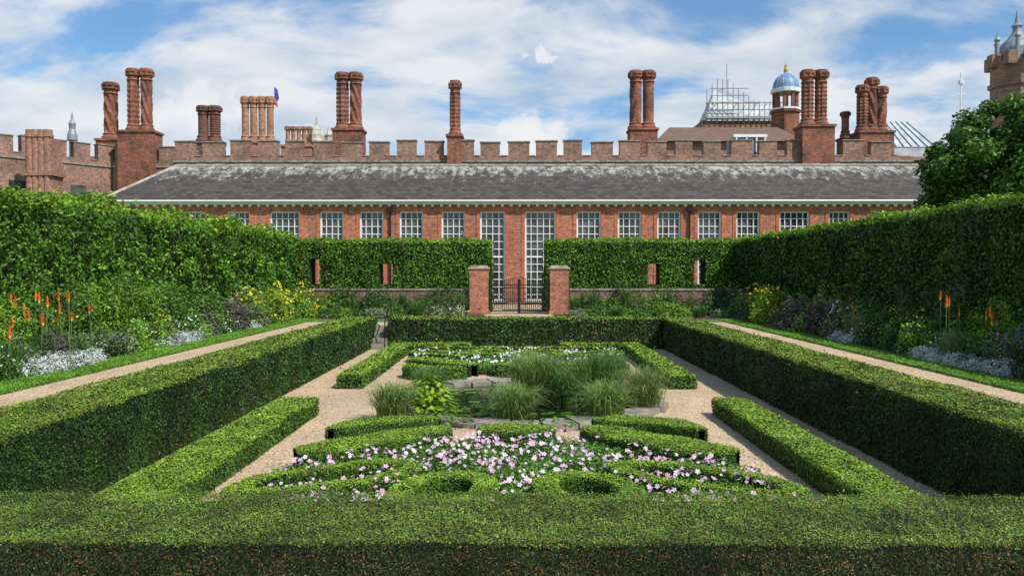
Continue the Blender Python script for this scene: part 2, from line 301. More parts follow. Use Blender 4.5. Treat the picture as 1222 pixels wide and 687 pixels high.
hedge("hornbeam_hedge",-9.7,-1.17,36,37.2,0,3.25,M_horn,M_hornt,cover=6,k=0.0028,smin=0.08,bump=0.08,jit=0.05,inset=.12,aspect=.6,edge=.1,holes=[(-9.35,-8.9,1.25,2.4),(-6.2,-5.6,1.25,2.2)])
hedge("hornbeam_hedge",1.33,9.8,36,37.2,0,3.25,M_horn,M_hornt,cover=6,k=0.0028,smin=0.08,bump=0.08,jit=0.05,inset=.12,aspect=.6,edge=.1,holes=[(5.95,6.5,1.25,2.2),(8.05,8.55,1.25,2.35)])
# ---------------------------------------------------------------- parterre
def spline(pts,closed,n=60):
    pts=np.array(pts,float); m=len(pts); out=[]
    segs=m if closed else m-1
    per=max(4,n//segs)
    for i in range(segs):
        if closed: p0,p1,p2,p3=[pts[(i+j-1)%m] for j in range(4)]
        else: p0,p1,p2,p3=pts[max(i-1,0)],pts[i],pts[i+1],pts[min(i+2,m-1)]
        for j in range(per):
            t=j/per; out.append(0.5*((2*p1)+(-p0+p2)*t+(2*p0-5*p1+4*p2-p3)*t*t+(-p0+3*p1-3*p2+p3)*t**3))
    if not closed: out.append(pts[-1])
    return np.array(out)
STK=[];HOL=[]
def stroke(name,pts,hw,closed=False,z0=FZ,h=0.3,size=0.034,taper=True):
    C=spline(pts,closed); n=len(C)
    T=np.roll(C,-1,0)-np.roll(C,1,0)
    if not closed: T[0]=C[1]-C[0];T[-1]=C[-1]-C[-2]
    T/=np.linalg.norm(T,axis=1,keepdims=True); Nn=np.stack([-T[:,1],T[:,0]],1)
    t=np.linspace(0,1,n)
    w=np.full(n,hw) if (closed or not taper) else hw*np.clip(np.sin(np.pi*(t*0.94+0.03)),0,1)**0.5
    STK.append((C,w))
    if closed: HOL.append(C)
    e=empty(name)
    m=n if closed else n-1
    seg=np.linalg.norm(np.roll(C,-1,0)-C,axis=1)[:m]; A=seg*2*w[:m]
    Nt=int(A.sum()*6/size**2); idx=rng.choice(m,Nt,p=A/A.sum()); f=rng.random(Nt)
    j=(idx+1)%n; u=rng.uniform(-1,1,Nt)
    c=C[idx]*(1-f)[:,None]+C[j]*f[:,None]; nn=Nn[idx]*(1-f)[:,None]+Nn[j]*f[:,None]; ww=w[idx]*(1-f)+w[j]*f
    edge=np.clip((abs(u)*ww-(ww-.05))/.05,0,1)
    P=np.concatenate([c+nn*(u*ww)[:,None],(z0+h-edge**2*.03)[:,None]],1)
    P[:,2]+=0.018*vnoise(P,3)+rng.normal(size=len(P))*.008
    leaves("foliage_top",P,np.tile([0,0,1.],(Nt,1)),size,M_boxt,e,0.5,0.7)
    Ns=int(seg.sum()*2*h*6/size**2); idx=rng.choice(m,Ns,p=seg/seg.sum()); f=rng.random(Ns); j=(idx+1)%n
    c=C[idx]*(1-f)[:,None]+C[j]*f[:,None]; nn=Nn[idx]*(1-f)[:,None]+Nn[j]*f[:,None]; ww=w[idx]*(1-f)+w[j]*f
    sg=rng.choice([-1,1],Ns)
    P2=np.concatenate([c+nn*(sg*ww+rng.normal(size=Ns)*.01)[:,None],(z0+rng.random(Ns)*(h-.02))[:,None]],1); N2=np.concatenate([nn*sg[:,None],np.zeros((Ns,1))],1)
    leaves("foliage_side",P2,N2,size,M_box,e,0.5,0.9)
    ins=0.03; V=[];F=[]
    for i in range(n):
        a=max(w[i]-ins,0.01)
        for s_,zz in ((-1,z0),(1,z0),(1,z0+h-ins),(-1,z0+h-ins)):
            q=C[i]+Nn[i]*a*s_; V.append((q[0],q[1],zz))
    for i in range(m):
        k=(i+1)%n
        for a in range(4):
            b2=(a+1)%4; F.append([i*4+a,i*4+b2,k*4+b2,k*4+a])
    mesh_obj("inner_twigs",V,F,M_core,e)
def ellipse(cx,cy,a,b_,ang,n=10):
    c,s=math.cos(ang),math.sin(ang)
    return [(cx+a*math.cos(t)*c-b_*math.sin(t)*s,cy+a*math.cos(t)*s+b_*math.sin(t)*c) for t in [2*math.pi*i/n for i in range(n)]]
def parterre(fy,size):
    for sx in (-1,1):
        mir=lambda L_:[(sx*x,fy(y)) for x,y in L_]
        stroke("box_scroll",mir([(-2.75,9.85),(-2.3,10.1),(-1.65,10.7),(-1.0,11.4)]),0.38,size=size)
        stroke("box_scroll",mir([(-2.62,11.2),(-2.3,11.75),(-1.7,12.0),(-1.15,11.95)]),0.27,size=size)
        stroke("box_scroll",mir(ellipse(-2.02,8.6,1.0,0.38,math.radians(33))),0.13,closed=True,size=size)
        stroke("box_scroll",mir(ellipse(-0.74,8.15,0.60,0.42,math.radians(75))),0.14,closed=True,size=size)
    stroke("box_scroll",[(-0.55,fy(11.3)),(0,fy(11.25)),(0.55,fy(11.3))],0.32,size=size)
    stroke("box_scroll",[(-2.7,fy(7.0)),(-1.4,fy(6.9)),(0,fy(6.85)),(1.4,fy(6.9)),(2.7,fy(7.0))],0.2,size=size*1.3)
parterre(lambda y:y,0.03)
parterre(lambda y:30.4-y,0.07)
def inpoly(P,C):
    x,y=P[:,0],P[:,1]; r=np.zeros(len(P),bool)
    for a,b_ in zip(C,np.roll(C,-1,0)):
        c=((a[1]>y)!=(b_[1]>y)); dy=b_[1]-a[1]
        if dy==0: continue
        r^=c&(x<(b_[0]-a[0])*(y-a[1])/dy+a[0])
    return r
def free_of_strokes(P,margin=0.02):
    ok=np.ones(len(P),bool)
    for C,w in STK:
        d=np.linalg.norm(P[:,None,:2]-C[None,::2,:],axis=2)-w[None,::2]
        ok&=d.min(1)>margin
    for i,C in enumerate(HOL):
        if i%2==1: ok&=~inpoly(P,C)
    return ok
def petals(name,P,size,mat,parent,up=0.8,np_=5):
    n=len(P); V=[]
    nn=norm(np.stack([rng.normal(0,.45,n),rng.normal(-.35,.45,n),np.full(n,up)],1))
    t=norm(np.cross(nn,rng.normal(size=(n,3)))); b=np.cross(nn,t)
    sz=size*rng.uniform(.6,1.25,n)[:,None]
    for i in range(np_):
        a=2*math.pi*i/np_; d=t*math.cos(a)+b*math.sin(a); c=-t*math.sin(a)+b*math.cos(a)
        V.append(np.stack([P,P+(d*.32+c*.17+nn*.03)*sz,P+(d*.5+nn*.06)*sz,P+(d*.32-c*.17+nn*.03)*sz],1))
    V=np.stack(V,1).reshape(-1,3)
    mesh_obj(name,V,np.arange(len(V)).reshape(-1,4),mat,parent)
def flowerbed(fy,dens,fs,nfl,leafs,fm1,fm2):
    e=empty("flower_bed")
    n=int(dens); P=np.stack([rng.uniform(-2.85,2.85,n),rng.uniform(7.1,11.1,n)],1)
    ax=abs(P[:,0]); ok=(P[:,1]<11.05-np.clip(ax-.8,0,9)*.85)
    P=P[ok]; P=np.stack([P[:,0],fy(P[:,1])],1); P=P[free_of_strokes(P)]
    H=0.19+0.09*vnoise(np.c_[P,P[:,0]*0],2.2)
    Q=np.c_[P,FZ+H*rng.random(len(P))**0.4+0.02]
    leaves("leaves",Q,np.tile([0,-.2,1.],(len(Q),1)),leafs,M_bed,e,0.45,1.3)
    k=rng.permutation(len(P)); P=P[k]; H=H[k]
    cl=vnoise(np.c_[P,P[:,0]*0+3],2.6)+1.0*rng.random(len(P)); P=P[cl>.22];H=H[cl>.22]
    m=min(nfl,len(P)); Q=np.c_[P[:m],FZ+H[:m]+0.05+rng.random(m)*.08]
    c=int(m*.72)
    petals("pink_flowers",Q[:c],fs,fm1,e); petals("white_flowers",Q[c:],fs,fm2,e)
    V=[(-2.9,7.1),(2.9,7.1),(2.7,9.4),(1.0,11.05),(-1.0,11.05),(-2.7,9.4)]
    mesh_obj("soil",[(x,fy(y),FZ+.009) for x,y in V],[list(range(6))],M_soil,e)
flowerbed(lambda y:y,75000,0.06,1050,0.05,M_pink,M_white)
flowerbed(lambda y:30.4-y,22000,0.07,380,0.09,M_white,M_white)
# ---------------------------------------------------------------- pond
e=empty("garden_pond"); CX,CY,RX,RY=0.15,15.25,2.35,2.45
V=[(CX+RX*math.cos(a),CY+RY*math.sin(a),FZ+.03) for a in np.linspace(0,2*math.pi,48,endpoint=False)]
mesh_obj("water",V,[list(range(48))],M_wat,e)
mb=MB(); ns=30
for i in range(ns):
    a0=2*math.pi*(i+.03)/ns; a1=2*math.pi*(i+.97)/ns; r0=.93+rng.uniform(-.03,.03); r1=1.12+rng.uniform(-.04,.05); h=.1+rng.uniform(-.02,.03)
    q=[]
    for (r_,a) in ((r0,a0),(r1,a0),(r1,a1),(r0,a1)): q.append((CX+RX*r_*math.cos(a),CY+RY*r_*math.sin(a)))
    mb.poly([(x,y,FZ) for x,y in q]+[(x,y,FZ+h) for x,y in q],[(0,3,2,1),(4,5,6,7),(0,1,5,4),(1,2,6,5),(2,3,7,6),(3,0,4,7)])
mb.obj("stone_rim",M_slab,e)
mb=MB()
for i in range(130):
    a=rng.uniform(0,6.28); rr=math.sqrt(rng.random())*.88; x=CX+RX*rr*math.cos(a); y=CY+RY*rr*math.sin(a); r_=rng.uniform(.07,.13)
    ph=rng.uniform(0,6); pts=[(x,y,FZ+.037)]+[(x+r_*math.cos(ph+t),y+r_*math.sin(ph+t),FZ+.036+rng.uniform(0,.01)) for t in np.linspace(0.25,6.05,12)]
    mb.poly(pts,[(0,j,j+1) for j in range(1,12)])
mb.obj("lily_pads",M_lawnb,e)
def blades(name,x,y,z,h,r,n,mat,w=0.014,arch=1.0,parent=None,seg=6):
    az=rng.uniform(0,2*np.pi,n); out=rng.random(n)**0.6*r*rng.uniform(.75,1.25,n); hh=h*rng.uniform(.45,1.08,n)
    b0=np.stack([x+.16*r*rng.normal(size=n),y+.16*r*rng.normal(size=n),np.full(n,z)],1)
    d=np.stack([np.cos(az),np.sin(az),0*az],1); sd=np.stack([-np.sin(az),np.cos(az),0*az],1)
    V=[]
    for i in range(seg+1):
        t=i/seg; droop=arch*(out/r)
        zz=hh*(t*(1+.6*droop)-.9*droop*t**2.6)
        c=b0+d*(out*t**1.5)[:,None]; c[:,2]+=np.maximum(zz,0.01)
        ww=w*(1-t)**0.6*(.5+.5*min(1,t*4))+.0008
        V.append(c-sd*ww*.5);V.append(c+sd*ww*.5)
    V=np.stack(V,1); k=2*(seg+1)
    base=(np.arange(n)*k)[:,None]
    F=np.stack([base+np.array([[2*i,2*i+1,2*i+3,2*i+2]]) for i in range(seg)],1).reshape(-1,4)
    return mesh_obj(name,V.reshape(-1,3),F,mat,parent)
for (x,y,h,r_,m) in [(-.05,13.2,.72,.66,M_grass),(0.5,15.0,1.12,.82,M_grass),(1.5,13.3,.76,.66,M_grass),(1.45,15.1,1.1,.82,M_grassd),(2.3,14.4,.88,.66,M_grass),(0.9,14.6,.8,.5,M_grassd),(1.9,16.0,1.0,.6,M_grassd),(0.2,16.6,.95,.6,M_grass),
                     (-2.05,13.2,.74,.64,M_grass),(-1.6,14.6,.85,.55,M_grassd)]:
    blades("ornamental_grass_clump",x,y,FZ+.03,h,r_,1000,m,w=.014,arch=1.1)
def broadleaf(name,x,y,z,r,h,n,mat,ls=.2):
    V=[];F=[]
    for i in range(n):
        a=rng.uniform(0,6.28); rr=r*math.sqrt(rng.random()); px,py=x+rr*math.cos(a),y+rr*math.sin(a); pz=z+h*(1-.5*(rr/r)**2)*rng.uniform(.25,1)
        s=ls*rng.uniform(.6,1.1); yaw=a+rng.normal(0,.5); tilt=rng.uniform(.2,.7)
        b=len(V)
        sh=[(0,0,.02),(.45,-.35,.0),(.9,-.42,-.02),(1.3,-.2,-.1),(1.5,0,-.16),(1.3,.2,-.1),(.9,.42,-.02),(.45,.35,.0),(.8,0,-.06)]
        for (u,v,w_) in sh:
            uu=u*s-.7*s; zz=-uu*math.sin(tilt)+w_*s*-1; uu*=math.cos(tilt)
            V.append((px+uu*math.cos(yaw)-v*s*math.sin(yaw),py+uu*math.sin(yaw)+v*s*math.cos(yaw),pz+zz))
        F+=[[b+8,b+j,b+(j+1)%8] for j in range(8)]
    return mesh_obj(name,V,F,mat)
broadleaf("skunk_cabbage_plant",-1.5,13.5,FZ+.05,.5,.74,320,M_lime,.10)
broadleaf("marsh_plant",-1.1,12.9,FZ+.03,.4,.3,90,M_shB,.08)
broadleaf("marsh_plant",-.6,14.2,FZ+.03,.6,.35,110,M_shA,.1)
broadleaf("marsh_plant",.6,12.85,FZ+.03,.5,.2,80,M_bed,.08)
# ---------------------------------------------------------------- border plants
def shrub(name,x,y,rx,ry,h,mat,ls,n,z=0.0,fl=None,nf=0,fs=.06):
    e=empty(name)
    d=norm(rng.normal(size=(n,3))); d[:,2]=abs(d[:,2])
    rad=rng.random(n)**0.25
    lum=1+0.34*vnoise(d*1.0+np.array([x,y,0]),2.3)+.2*vnoise(d+y,5)
    P=d*rad[:,None]*lum[:,None]*np.array([rx,ry,h*.92])+np.array([x,y,z+.03])
    leaves("leaves",P,d+np.array([0,0,.3]),ls,mat,e,.5,1.2)
    mb=MB()
    for i in range(7):
        a=rng.uniform(0,6.28); mb.tube((x,y,z),(x+rx*.55*math.cos(a),y+ry*.55*math.sin(a),z+h*rng.uniform(.5,.8)),.012,5)
    mb.obj("stems",M_soil,e)
    if fl:
        d=norm(rng.normal(size=(nf,3))); d[:,2]=abs(d[:,2]); P=d*np.array([rx,ry,h])*rng.uniform(.8,1.15,(nf,1))+np.array([x,y,z+.05])
        petals("flowers",P,fs,fl,e,.4)
    return e
def poker(x,y,nh=9,h=1.05,z=0):
    e=empty("red_hot_poker_plant"); blades("strap_leaves",x,y,z,.75,.6,260,M_grassd,.02,parent=e)
    ms=MB(); mh=MB(); mt=MB(); FP=[]
    for i in range(nh):
        px,py=x+rng.normal(0,.3),y+rng.normal(0,.3); hh=h*rng.uniform(.72,1.1); lx,ly=rng.normal(0,.05,2); s=rng.uniform(.8,1.15)
        ms.tube((px,py,z),(px+lx,py+ly,z+hh),.008,5); px+=lx; py+=ly
        mt.lathe(px,py,[(z+hh-.04,.008),(z+hh-.02,.018*s),(z+hh+.03,.02*s)],7)
        mh.lathe(px,py,[(z+hh+.02,.02*s),(z+hh+.10*s,.017*s),(z+hh+.15*s,.009),(z+hh+.18*s,.003)],7)
        k=45; tt=rng.random(k); aa=rng.uniform(0,6.28,k); rr=.028*s*(1-tt*.75)
        FP.append(np.stack([px+rr*np.cos(aa),py+rr*np.sin(aa),z+hh+tt*.17*s],1))
    ms.obj("stems",M_grassd,e); mh.obj("flower_heads",M_org,e); mt.obj("flower_bases",M_yel,e)
    FP=np.concatenate(FP); leaves("florets",FP,rng.normal(size=FP.shape),.028,M_org,e,.4,1)
def spires(name,x,y,n,h,mat,r=.3,z=0):
    e=empty(name); blades("foliage",x,y,z,h*.6,r,160,M_shC,.014,arch=.5,parent=e)
    P=[]
    for i in range(n):
        px,py=x+rng.normal(0,r*.6),y+rng.normal(0,r*.6); hh=h*rng.uniform(.7,1.1)
        t=rng.random(30); P.append(np.stack([px+rng.normal(0,.012,30)+0*t,py+rng.normal(0,.012,30),z+hh*(.6+.4*t)],1))
    P=np.concatenate(P); leaves("flower_spikes",P,rng.normal(size=P.shape),.026,mat,e,.7,1.2)
for sgn in (-1,1):
    y=8.0
    while y<34.5:
        D=y; m=[M_bed,M_shA,M_shB,M_bed,M_shC,M_bed][rng.integers(0,6)]
        h=rng.uniform(.8,1.5); r_=rng.uniform(.5,.85)
        if sgn<0 and 14<y<22: m=M_shB if rng.random()<.6 else M_bed; h=rng.uniform(1.4,1.85)
        if sgn>0 and 16<y<20: m=M_shA; h=rng.uniform(1.3,1.6)
        ls=min(.11,max(.05,.0045*D)); n=int(5.5*(2*math.pi*r_*h)/ls**2*.5)
        shrub("border_shrub",sgn*9.25,y,.6,r_,h,m,ls,n,fl=(M_yel if rng.random()<.15 else None),nf=40)
        y+=r_*1.2
    y=8.3
    while y<33:
        D=y; k=rng.integers(0,9); x=sgn*rng.uniform(8.45,8.85); h=rng.uniform(.35,.8)
        ls=min(.09,max(.04,.0042*D)); r_=rng.uniform(.28,.5); n=int(5.5*(2*math.pi*r_*h)/ls**2*.5)
        if k<3: shrub("border_perennial",x,y,.4,r_,h,[M_bed,M_shB,M_shA][k],ls,n)
        elif k==3: shrub("border_perennial",x,y,.4,r_,h,M_bed,ls,n,fl=M_white,nf=60,fs=.05)
        elif k==4: shrub("border_perennial",x,y,.45,r_,h*1.3,M_shB,ls,n,fl=M_yel,nf=25,fs=.05)
        elif k==5: blades("border_grass_clump",x,y,0,h+.25,.45,450,M_grass if rng.random()<.5 else M_shC,.012)
        elif k==6: shrub("border_perennial",x,y,.4,r_,h,M_shC,ls,n,fl=M_red if rng.random()<.5 else M_viol,nf=22,fs=.045)
        elif k==7: shrub("border_perennial",x,y,.4,r_,h*1.2,M_shP,ls,n)
        else: shrub("border_perennial",x,y,.4,r_,h,M_shC,ls,n)
        y+=r_*1.2
poker(-8.7,14.3,14,1.2); poker(-8.65,15.4,6,1.0); poker(8.75,15.4,8,1.2); poker(8.9,20.5,3,.9); poker(-8.6,13.3,5,.9)
spires("violet_salvia_plant",-8.6,13.3,20,.75,M_viol,.35); spires("violet_salvia_plant",8.75,13.6,34,1.0,M_viol,.4); spires("violet_salvia_plant",-8.5,16.6,10,.6,M_viol,.3)
for x,y,r_ in ((-8.35,13.6,.3),(-8.3,14.2,.34),(-8.3,14.9,.36),(-8.35,15.5,.3),(-8.35,19.0,.3),(-8.35,19.7,.3),(-8.35,20.3,.3),(8.35,13.7,.34),(8.35,14.4,.36),(8.35,15.0,.34),(8.35,15.7,.32),(8.38,16.4,.3),(8.4,20.0,.32),(8.4,20.6,.3),(-8.4,25,.3)):
    shrub("silver_foliage_plant",x,y,.32,r_,.3*rng.uniform(.85,1.2),M_silver,.042,3000)
for x,y in ((-8.9,26.5),(-8.6,28),(-8.9,29.5),(-8.3,31),(8.9,28.6),(9.0,30.5),(8.6,27)):
    shrub("yellow_flowering_plant",x,y,.6,.7,1.25,M_shB,.09,2100,fl=M_yel,nf=100,fs=.10)
for x,y in ((-8.7,24.5),(8.7,22.5),(8.6,24.5)):
    shrub("smoke_bush",x,y,.55,.7,1.1,M_shP,.09,1900)
shrub("border_shrub",8.8,21.8,.4,.5,.9,M_bed,.1,1400,fl=M_white,nf=110,fs=.08)
x=-8.0
while x<8.2:
    if not(-1.7<x<1.9):
        for yy,hs in ((33.3,1.25),(31.6,.6)):
            h=hs*rng.uniform(.5,1.1); r_=rng.uniform(.35,.8); m=[M_bed,M_shA,M_shB,M_shC,M_bed,M_shA][rng.integers(0,6)]
            k=rng.random()
            if k<.2: blades("border_grass_clump",x,yy,0,h+.1,.5,260,M_grassd,.03)
            else: shrub("border_perennial",x,yy,r_,.5,h,m,.09,int(1200*r_/.5),fl=(M_viol if k<.27 else (M_white if k<.4 else None)),nf=30,fs=.07)
    x+=rng.uniform(.5,.9)
for x in (-9.2,-7.3,-5.9,-3.9,-2.9,3.2,4.5,6.6,8.6):
    shrub("wall_climber",x,34.15,rng.uniform(.6,1.0),.25,rng.uniform(1.05,1.4),M_shA,.09,1700)
# ---------------------------------------------------------------- garden wall & gate
mb=MB(); mb.box(-10,-2.02,34.4,34.75,0,1.02); mb.box(2.3,10,34.4,34.75,0,1.02); e=empty("garden_brick_wall"); mb.obj("brickwork",M_brW,e)
mb=MB(); mb.box(-10,-2.03,34.36,34.79,1.023,1.1); mb.box(2.31,10,34.36,34.79,1.023,1.1); mb.obj("coping",M_slab,e)
for x0 in (-2.0,1.45):
    e=empty("brick_gate_pier"); mb=MB(); mb.box(x0,x0+.8,34.1,34.9,0.18,1.95); mb.box(x0-.04,x0+.84,34.06,34.94,0,0.18); mb.obj("brick_shaft",M_brO,e)
    mb=MB(); mb.box(x0-.05,x0+.85,34.05,34.95,1.953,2.03); mb.box(x0+.03,x0+.77,34.13,34.87,2.033,2.1); mb.obj("stone_cap",M_stone,e)
e=empty("iron_garden_gate"); mb=MB()
gx0,gx1=-1.2,1.45; mid=(gx0+gx1)/2
for i in range(29):
    x=gx0+.06+(gx1-gx0-.12)*i/28; t=abs(x-mid)/((gx1-gx0)/2); top=1.42+.1*math.cos(t*math.pi)
    mb.box(x-.015,x+.015,34.49,34.51,.08,top)
    mb.lathe(x,34.5,[(top,.025),(top+.05,.015),(top+.09,.001)],5)
for z in (.12,.55,.64,1.12,1.24): mb.box(gx0,gx1,34.485,34.515,z,z+.035)
for x in (gx0+.03,mid-.03,mid+.03,gx1-.03): mb.box(x-.03,x+.03,34.475,34.525,.03,1.5)
for i in range(13):
    x=gx0+.1+i*.2
    for zc_,rr in ((.88,.08),(.34,.08)):
        pts=[(x+rr*math.cos(a),34.5,zc_+rr*math.sin(a)) for a in np.linspace(0,2*math.pi,9)]
        for a,b_ in zip(pts[:-1],pts[1:]): mb.tube(a,b_,.011,4)
mb.obj("bars",M_blk,e)
e=empty("garden_steps"); mb=MB()
for i in range(4): mb.box(-4.70,-4.21,25.7+.3*i,27.0-.001*i,FZ+.001*i,FZ+.17*(i+1)+.002)
mb.obj("treads",M_slab,e)
mb=MB(); mb.tube((-4.25,25.7,FZ+.9),(-4.25,27,.85),.02); mb.tube((-4.25,25.7,FZ),(-4.25,25.7,FZ+.9),.02); mb.tube((-4.25,27,0),(-4.25,27,.85),.02); mb.obj("handrail",M_blk,e)
# ---------------------------------------------------------------- orangery
O=empty("orangery_building")
wins=[(-20.6,1.3,0),(-18.2,1.3,0),(-15.7,1.3,0),(-13.07,1.7,0),(-10.42,1.33,0),(-8.17,1.33,0),(-5.92,1.33,0),(-3.55,1.33,0),(-1.33,1.42,1),(1.37,1.75,1),(4.1,1.38,0),(6.4,1.33,0),(8.62,1.33,0),(10.9,1.33,0),(13.07,1.33,0),(15.68,1.7,0),(18.2,1.2,0),(20.6,1.3,0),(23,1.3,0)]
YF=45.0; ZT=5.26
wall=MB(); cur=-22.9
red=MB(); fr=MB(); gl=MB(); sil=MB()
for wi,(c,w,door) in enumerate(wins):
    a,b_=c-w/2,c+w/2; zb=.12 if door else .95
    wall.box(cur,a,YF,YF+.6,0,ZT); cur=b_
    wall.box(a,b_,YF,YF+.6,0,zb)
    red.box(a-.2,b_+.2,YF-.03,YF,ZT,ZT+.3)
    red.box(a-.2,a-.004,YF-.03,YF-.001,zb,ZT-.003); red.box(b_+.004,b_+.2,YF-.03,YF-.001,zb,ZT-.003)
    sil.box(a-.1,b_+.1,YF-.1,YF+.1,zb+.002,zb+.08)
    gl.box(a+.05,b_-.05,YF+.2,YF+.22,zb+.1,ZT-.05)
    y0,y1=YF+.1,YF+.197
    fr.box(a,a+.09,y0,y1,zb+.085,ZT); fr.box(b_-.09,b_,y0,y1,zb+.085,ZT)
    fr.box(a+.09,b_-.09,y0+.002,y1-.002,ZT-.1,ZT-.001); fr.box(a+.09,b_-.09,y0+.002,y1-.002,zb+.085,zb+.2)
    nc=5 if w>1.5 else 4
    for i in range(1,nc):
        x=a+w*i/nc; fr.box(x-.021,x+.021,y0+.03,y1-.003,zb+.2,ZT-.1)
    nr=int(round((ZT-zb)/.42))
    for j in range(1,nr):
        z=zb+(ZT-zb)*j/nr; hh=.045 if j==nr//2 else .021; fr.box(a+.09,b_-.09,y0+.034,y1-.006,z-hh,z+hh)
wall.box(cur,27,YF,YF+.6,0,ZT); wall.box(-22.9,27,YF+.001,YF+.6,ZT,5.78)
wall.box(-22.9,-22.3,YF+.6,50,0,5.78); wall.box(-22.9,27,49.4,50,0,7.5)
wall.obj("brick_wall",M_brO,O); red.obj("rubbed_brick_surrounds",M_brR,O); fr.obj("window_frames",M_wht,O); gl.obj("window_panes",M_gls,O); sil.obj("window_sills",M_stone,O)
mb=MB(); mb.box(-23.1,27.1,YF-.22,YF-.001,5.62,5.72); mb.box(-23.2,27.2,YF-.32,YF+.05,5.723,5.84); mb.obj("white_cornice",M_wht,O)
mb=MB()
for i in range(101): mb.box(-22.9+.49*i,-22.75+.49*i,YF-.18,YF-.003,5.5,5.618)
mb.obj("cornice_dentils",M_wht,O)
mb=MB(); mb.tube((-23.2,YF-.38,5.80),(27.2,YF-.38,5.80),.06,8); mb.obj("white_gutter",M_wht,O)
mb=MB()
for x in (-7.1,9.75,-21.9): mb.tube((x,YF-.1,0),(x,YF-.1,5.5),.05,8); mb.box(x-.12,x+.12,YF-.25,YF-.06,5.2,5.48)
mb.obj("downpipes",M_blk,O)
mb=MB(); 
mb.poly([(-23.3,YF-.4,5.865),(27.3,YF-.4,5.865),(24.6,49.2,8.38),(-20.9,49.2,8.38),(-23.3,53,5.865),(27.3,53,5.865)],[(0,1,2,3),(0,3,4),(1,5,2),(4,3,2,5)])
mb.obj("slate_roof",M_slt,O)
mb=MB()
x=-20.9
while x<24.5: mb.box(x,x+.58,49.05,49.33,8.34,8.45+rng.uniform(0,.03)); x+=.6
mb.obj("lead_ridge",M_stone,O)
mb=MB(); mb.tube((-23.3,YF-.4,5.88),(-20.9,49.2,8.4),.08,6); mb.obj("hip_ridge",M_stone,O)
# ---------------------------------------------------------------- palace
Pz=empty("tudor_palace")
def battlement(wall,cap,x0,x1,y0,y1,zb,zc,zt,per=1.75,mw=1.1):
    wall.box(x0,x1,y0,y1,zb,zc)
    cap.box(x0,x1,y0-.08,y1+.08,zc-.38,zc-.26)
    x=x0+.1
    while x+mw<x1+.3:
        w=mw*rng.uniform(.88,1.12); dz=rng.uniform(-.07,.07)
        wall.box(x,x+w,y0+.003,y1-.003,zc,zt+dz); cap.box(x-.05,x+w+.05,y0-.05,y1+.05,zt+dz+.002,zt+dz+.07)
        cap.box(x+w+.053,x+per-.053,y0-.04,y1+.04,zc+.003,zc+.06)
        x+=per
wall=MB(); cap=MB()
battlement(wall,cap,-21.6,24.9,50.2,50.7,0,9.1,10.0,per=1.75,mw=1.2)
wall.obj("battlement_wall",M_brP,Pz); cap.obj("stone_copings",M_slab,Pz)
mb=MB(); mb.box(-34,33,57.5,66,0,9.8); mb.obj("rear_range_wall",M_brP,Pz)
mb=MB(); mb.poly([(-34,57.2,9.8),(33,57.2,9.8),(33,61,10.7),(-34,61,10.7),(-34,66,9.8),(33,66,9.8)],[(0,1,2,3),(3,2,5,4)]); mb.obj("rear_range_roof",M_tile,Pz)
wall=MB(); cap=MB(); battlement(wall,cap,0,26,0,.6,0,9.35,10.4,per=1.55,mw=1.0)
wb=MB()
for i in range(7):
    wb.box(1.5+3.6*i,2.5+3.6*i,-.02,.1,5.6,7.6)
th=math.atan2(5.0,4.2)
def rot(mbx,ox,oy,t): mbx.V=[(ox+x*math.cos(t)-y*math.sin(t),oy+x*math.sin(t)+y*math.cos(t),z) for x,y,z in mbx.V]
ox,oy=-27.6-26*math.cos(th),54.8-26*math.sin(th)
rot(wall,ox,oy,th); rot(cap,ox,oy,th); rot(wb,ox,oy,th)
wall.obj("west_wing_wall",M_brP,Pz); cap.obj("west_wing_copings",M_slab,Pz); wb.obj("west_wing_windows",M_gls,Pz)
wall=MB(); cap=MB(); battlement(wall,cap,-27.4,-21.6,54.2,54.8,0,9.3,10.3,per=1.5,mw=.95); wall.obj("link_wall",M_brP,Pz); cap.obj("link_copings",M_slab,Pz)
def shaft(mb,x,y,z0,z1,R,style,ph=0):
    H=z1-z0; prof=[(z0,R*1.45),(z0+.18,R*1.45),(z0+.3,R*1.18),(z0+.42,R*1.25),(z0+.5,R)]
    zs0=z0+.52; zs1=z1-min(.85,H*.26)
    if style=='twist': lob,tw,amp=6,5.5,.13
    elif style=='zig': lob,tw,amp=8,0,.11
    elif style=='spiral': lob,tw,amp=5,-4.2,.14
    else: lob,tw,amp=0,0,0
    k=34
    for i in range(k+1):
        z=zs0+(zs1-zs0)*i/k; r_=R
        if style=='zig': r_=R*(1+.09*((i//2)%2))
        prof.append((z,r_))
    c=z1-zs1
    prof+=[(zs1+.01,R*1.0),(zs1+c*.1,R*1.18),(zs1+c*.2,R*1.02),(zs1+c*.35,R*1.08),(zs1+c*.45,R*1.3),(zs1+c*.58,R*1.3),(zs1+c*.62,R*1.15),(zs1+c*.72,R*1.36),(zs1+c*.85,R*1.36),(zs1+c*.87,R*1.2),(z1,R*1.18),(z1,R*.9),(z1-.2,R*.85)]
    mb.lathe(x,y,prof,24,lob,tw,amp,zs0,zs1,ph)
    for i in range(8):
        a=2*math.pi*i/8+ph; r_=R*1.3; zc=zs1+c*.5; mb.box(x+r_*math.cos(a)-.05,x+r_*math.cos(a)+.05,y+r_*math.sin(a)-.05,y+r_*math.sin(a)+.05,zc-.05,zc+c*.36)
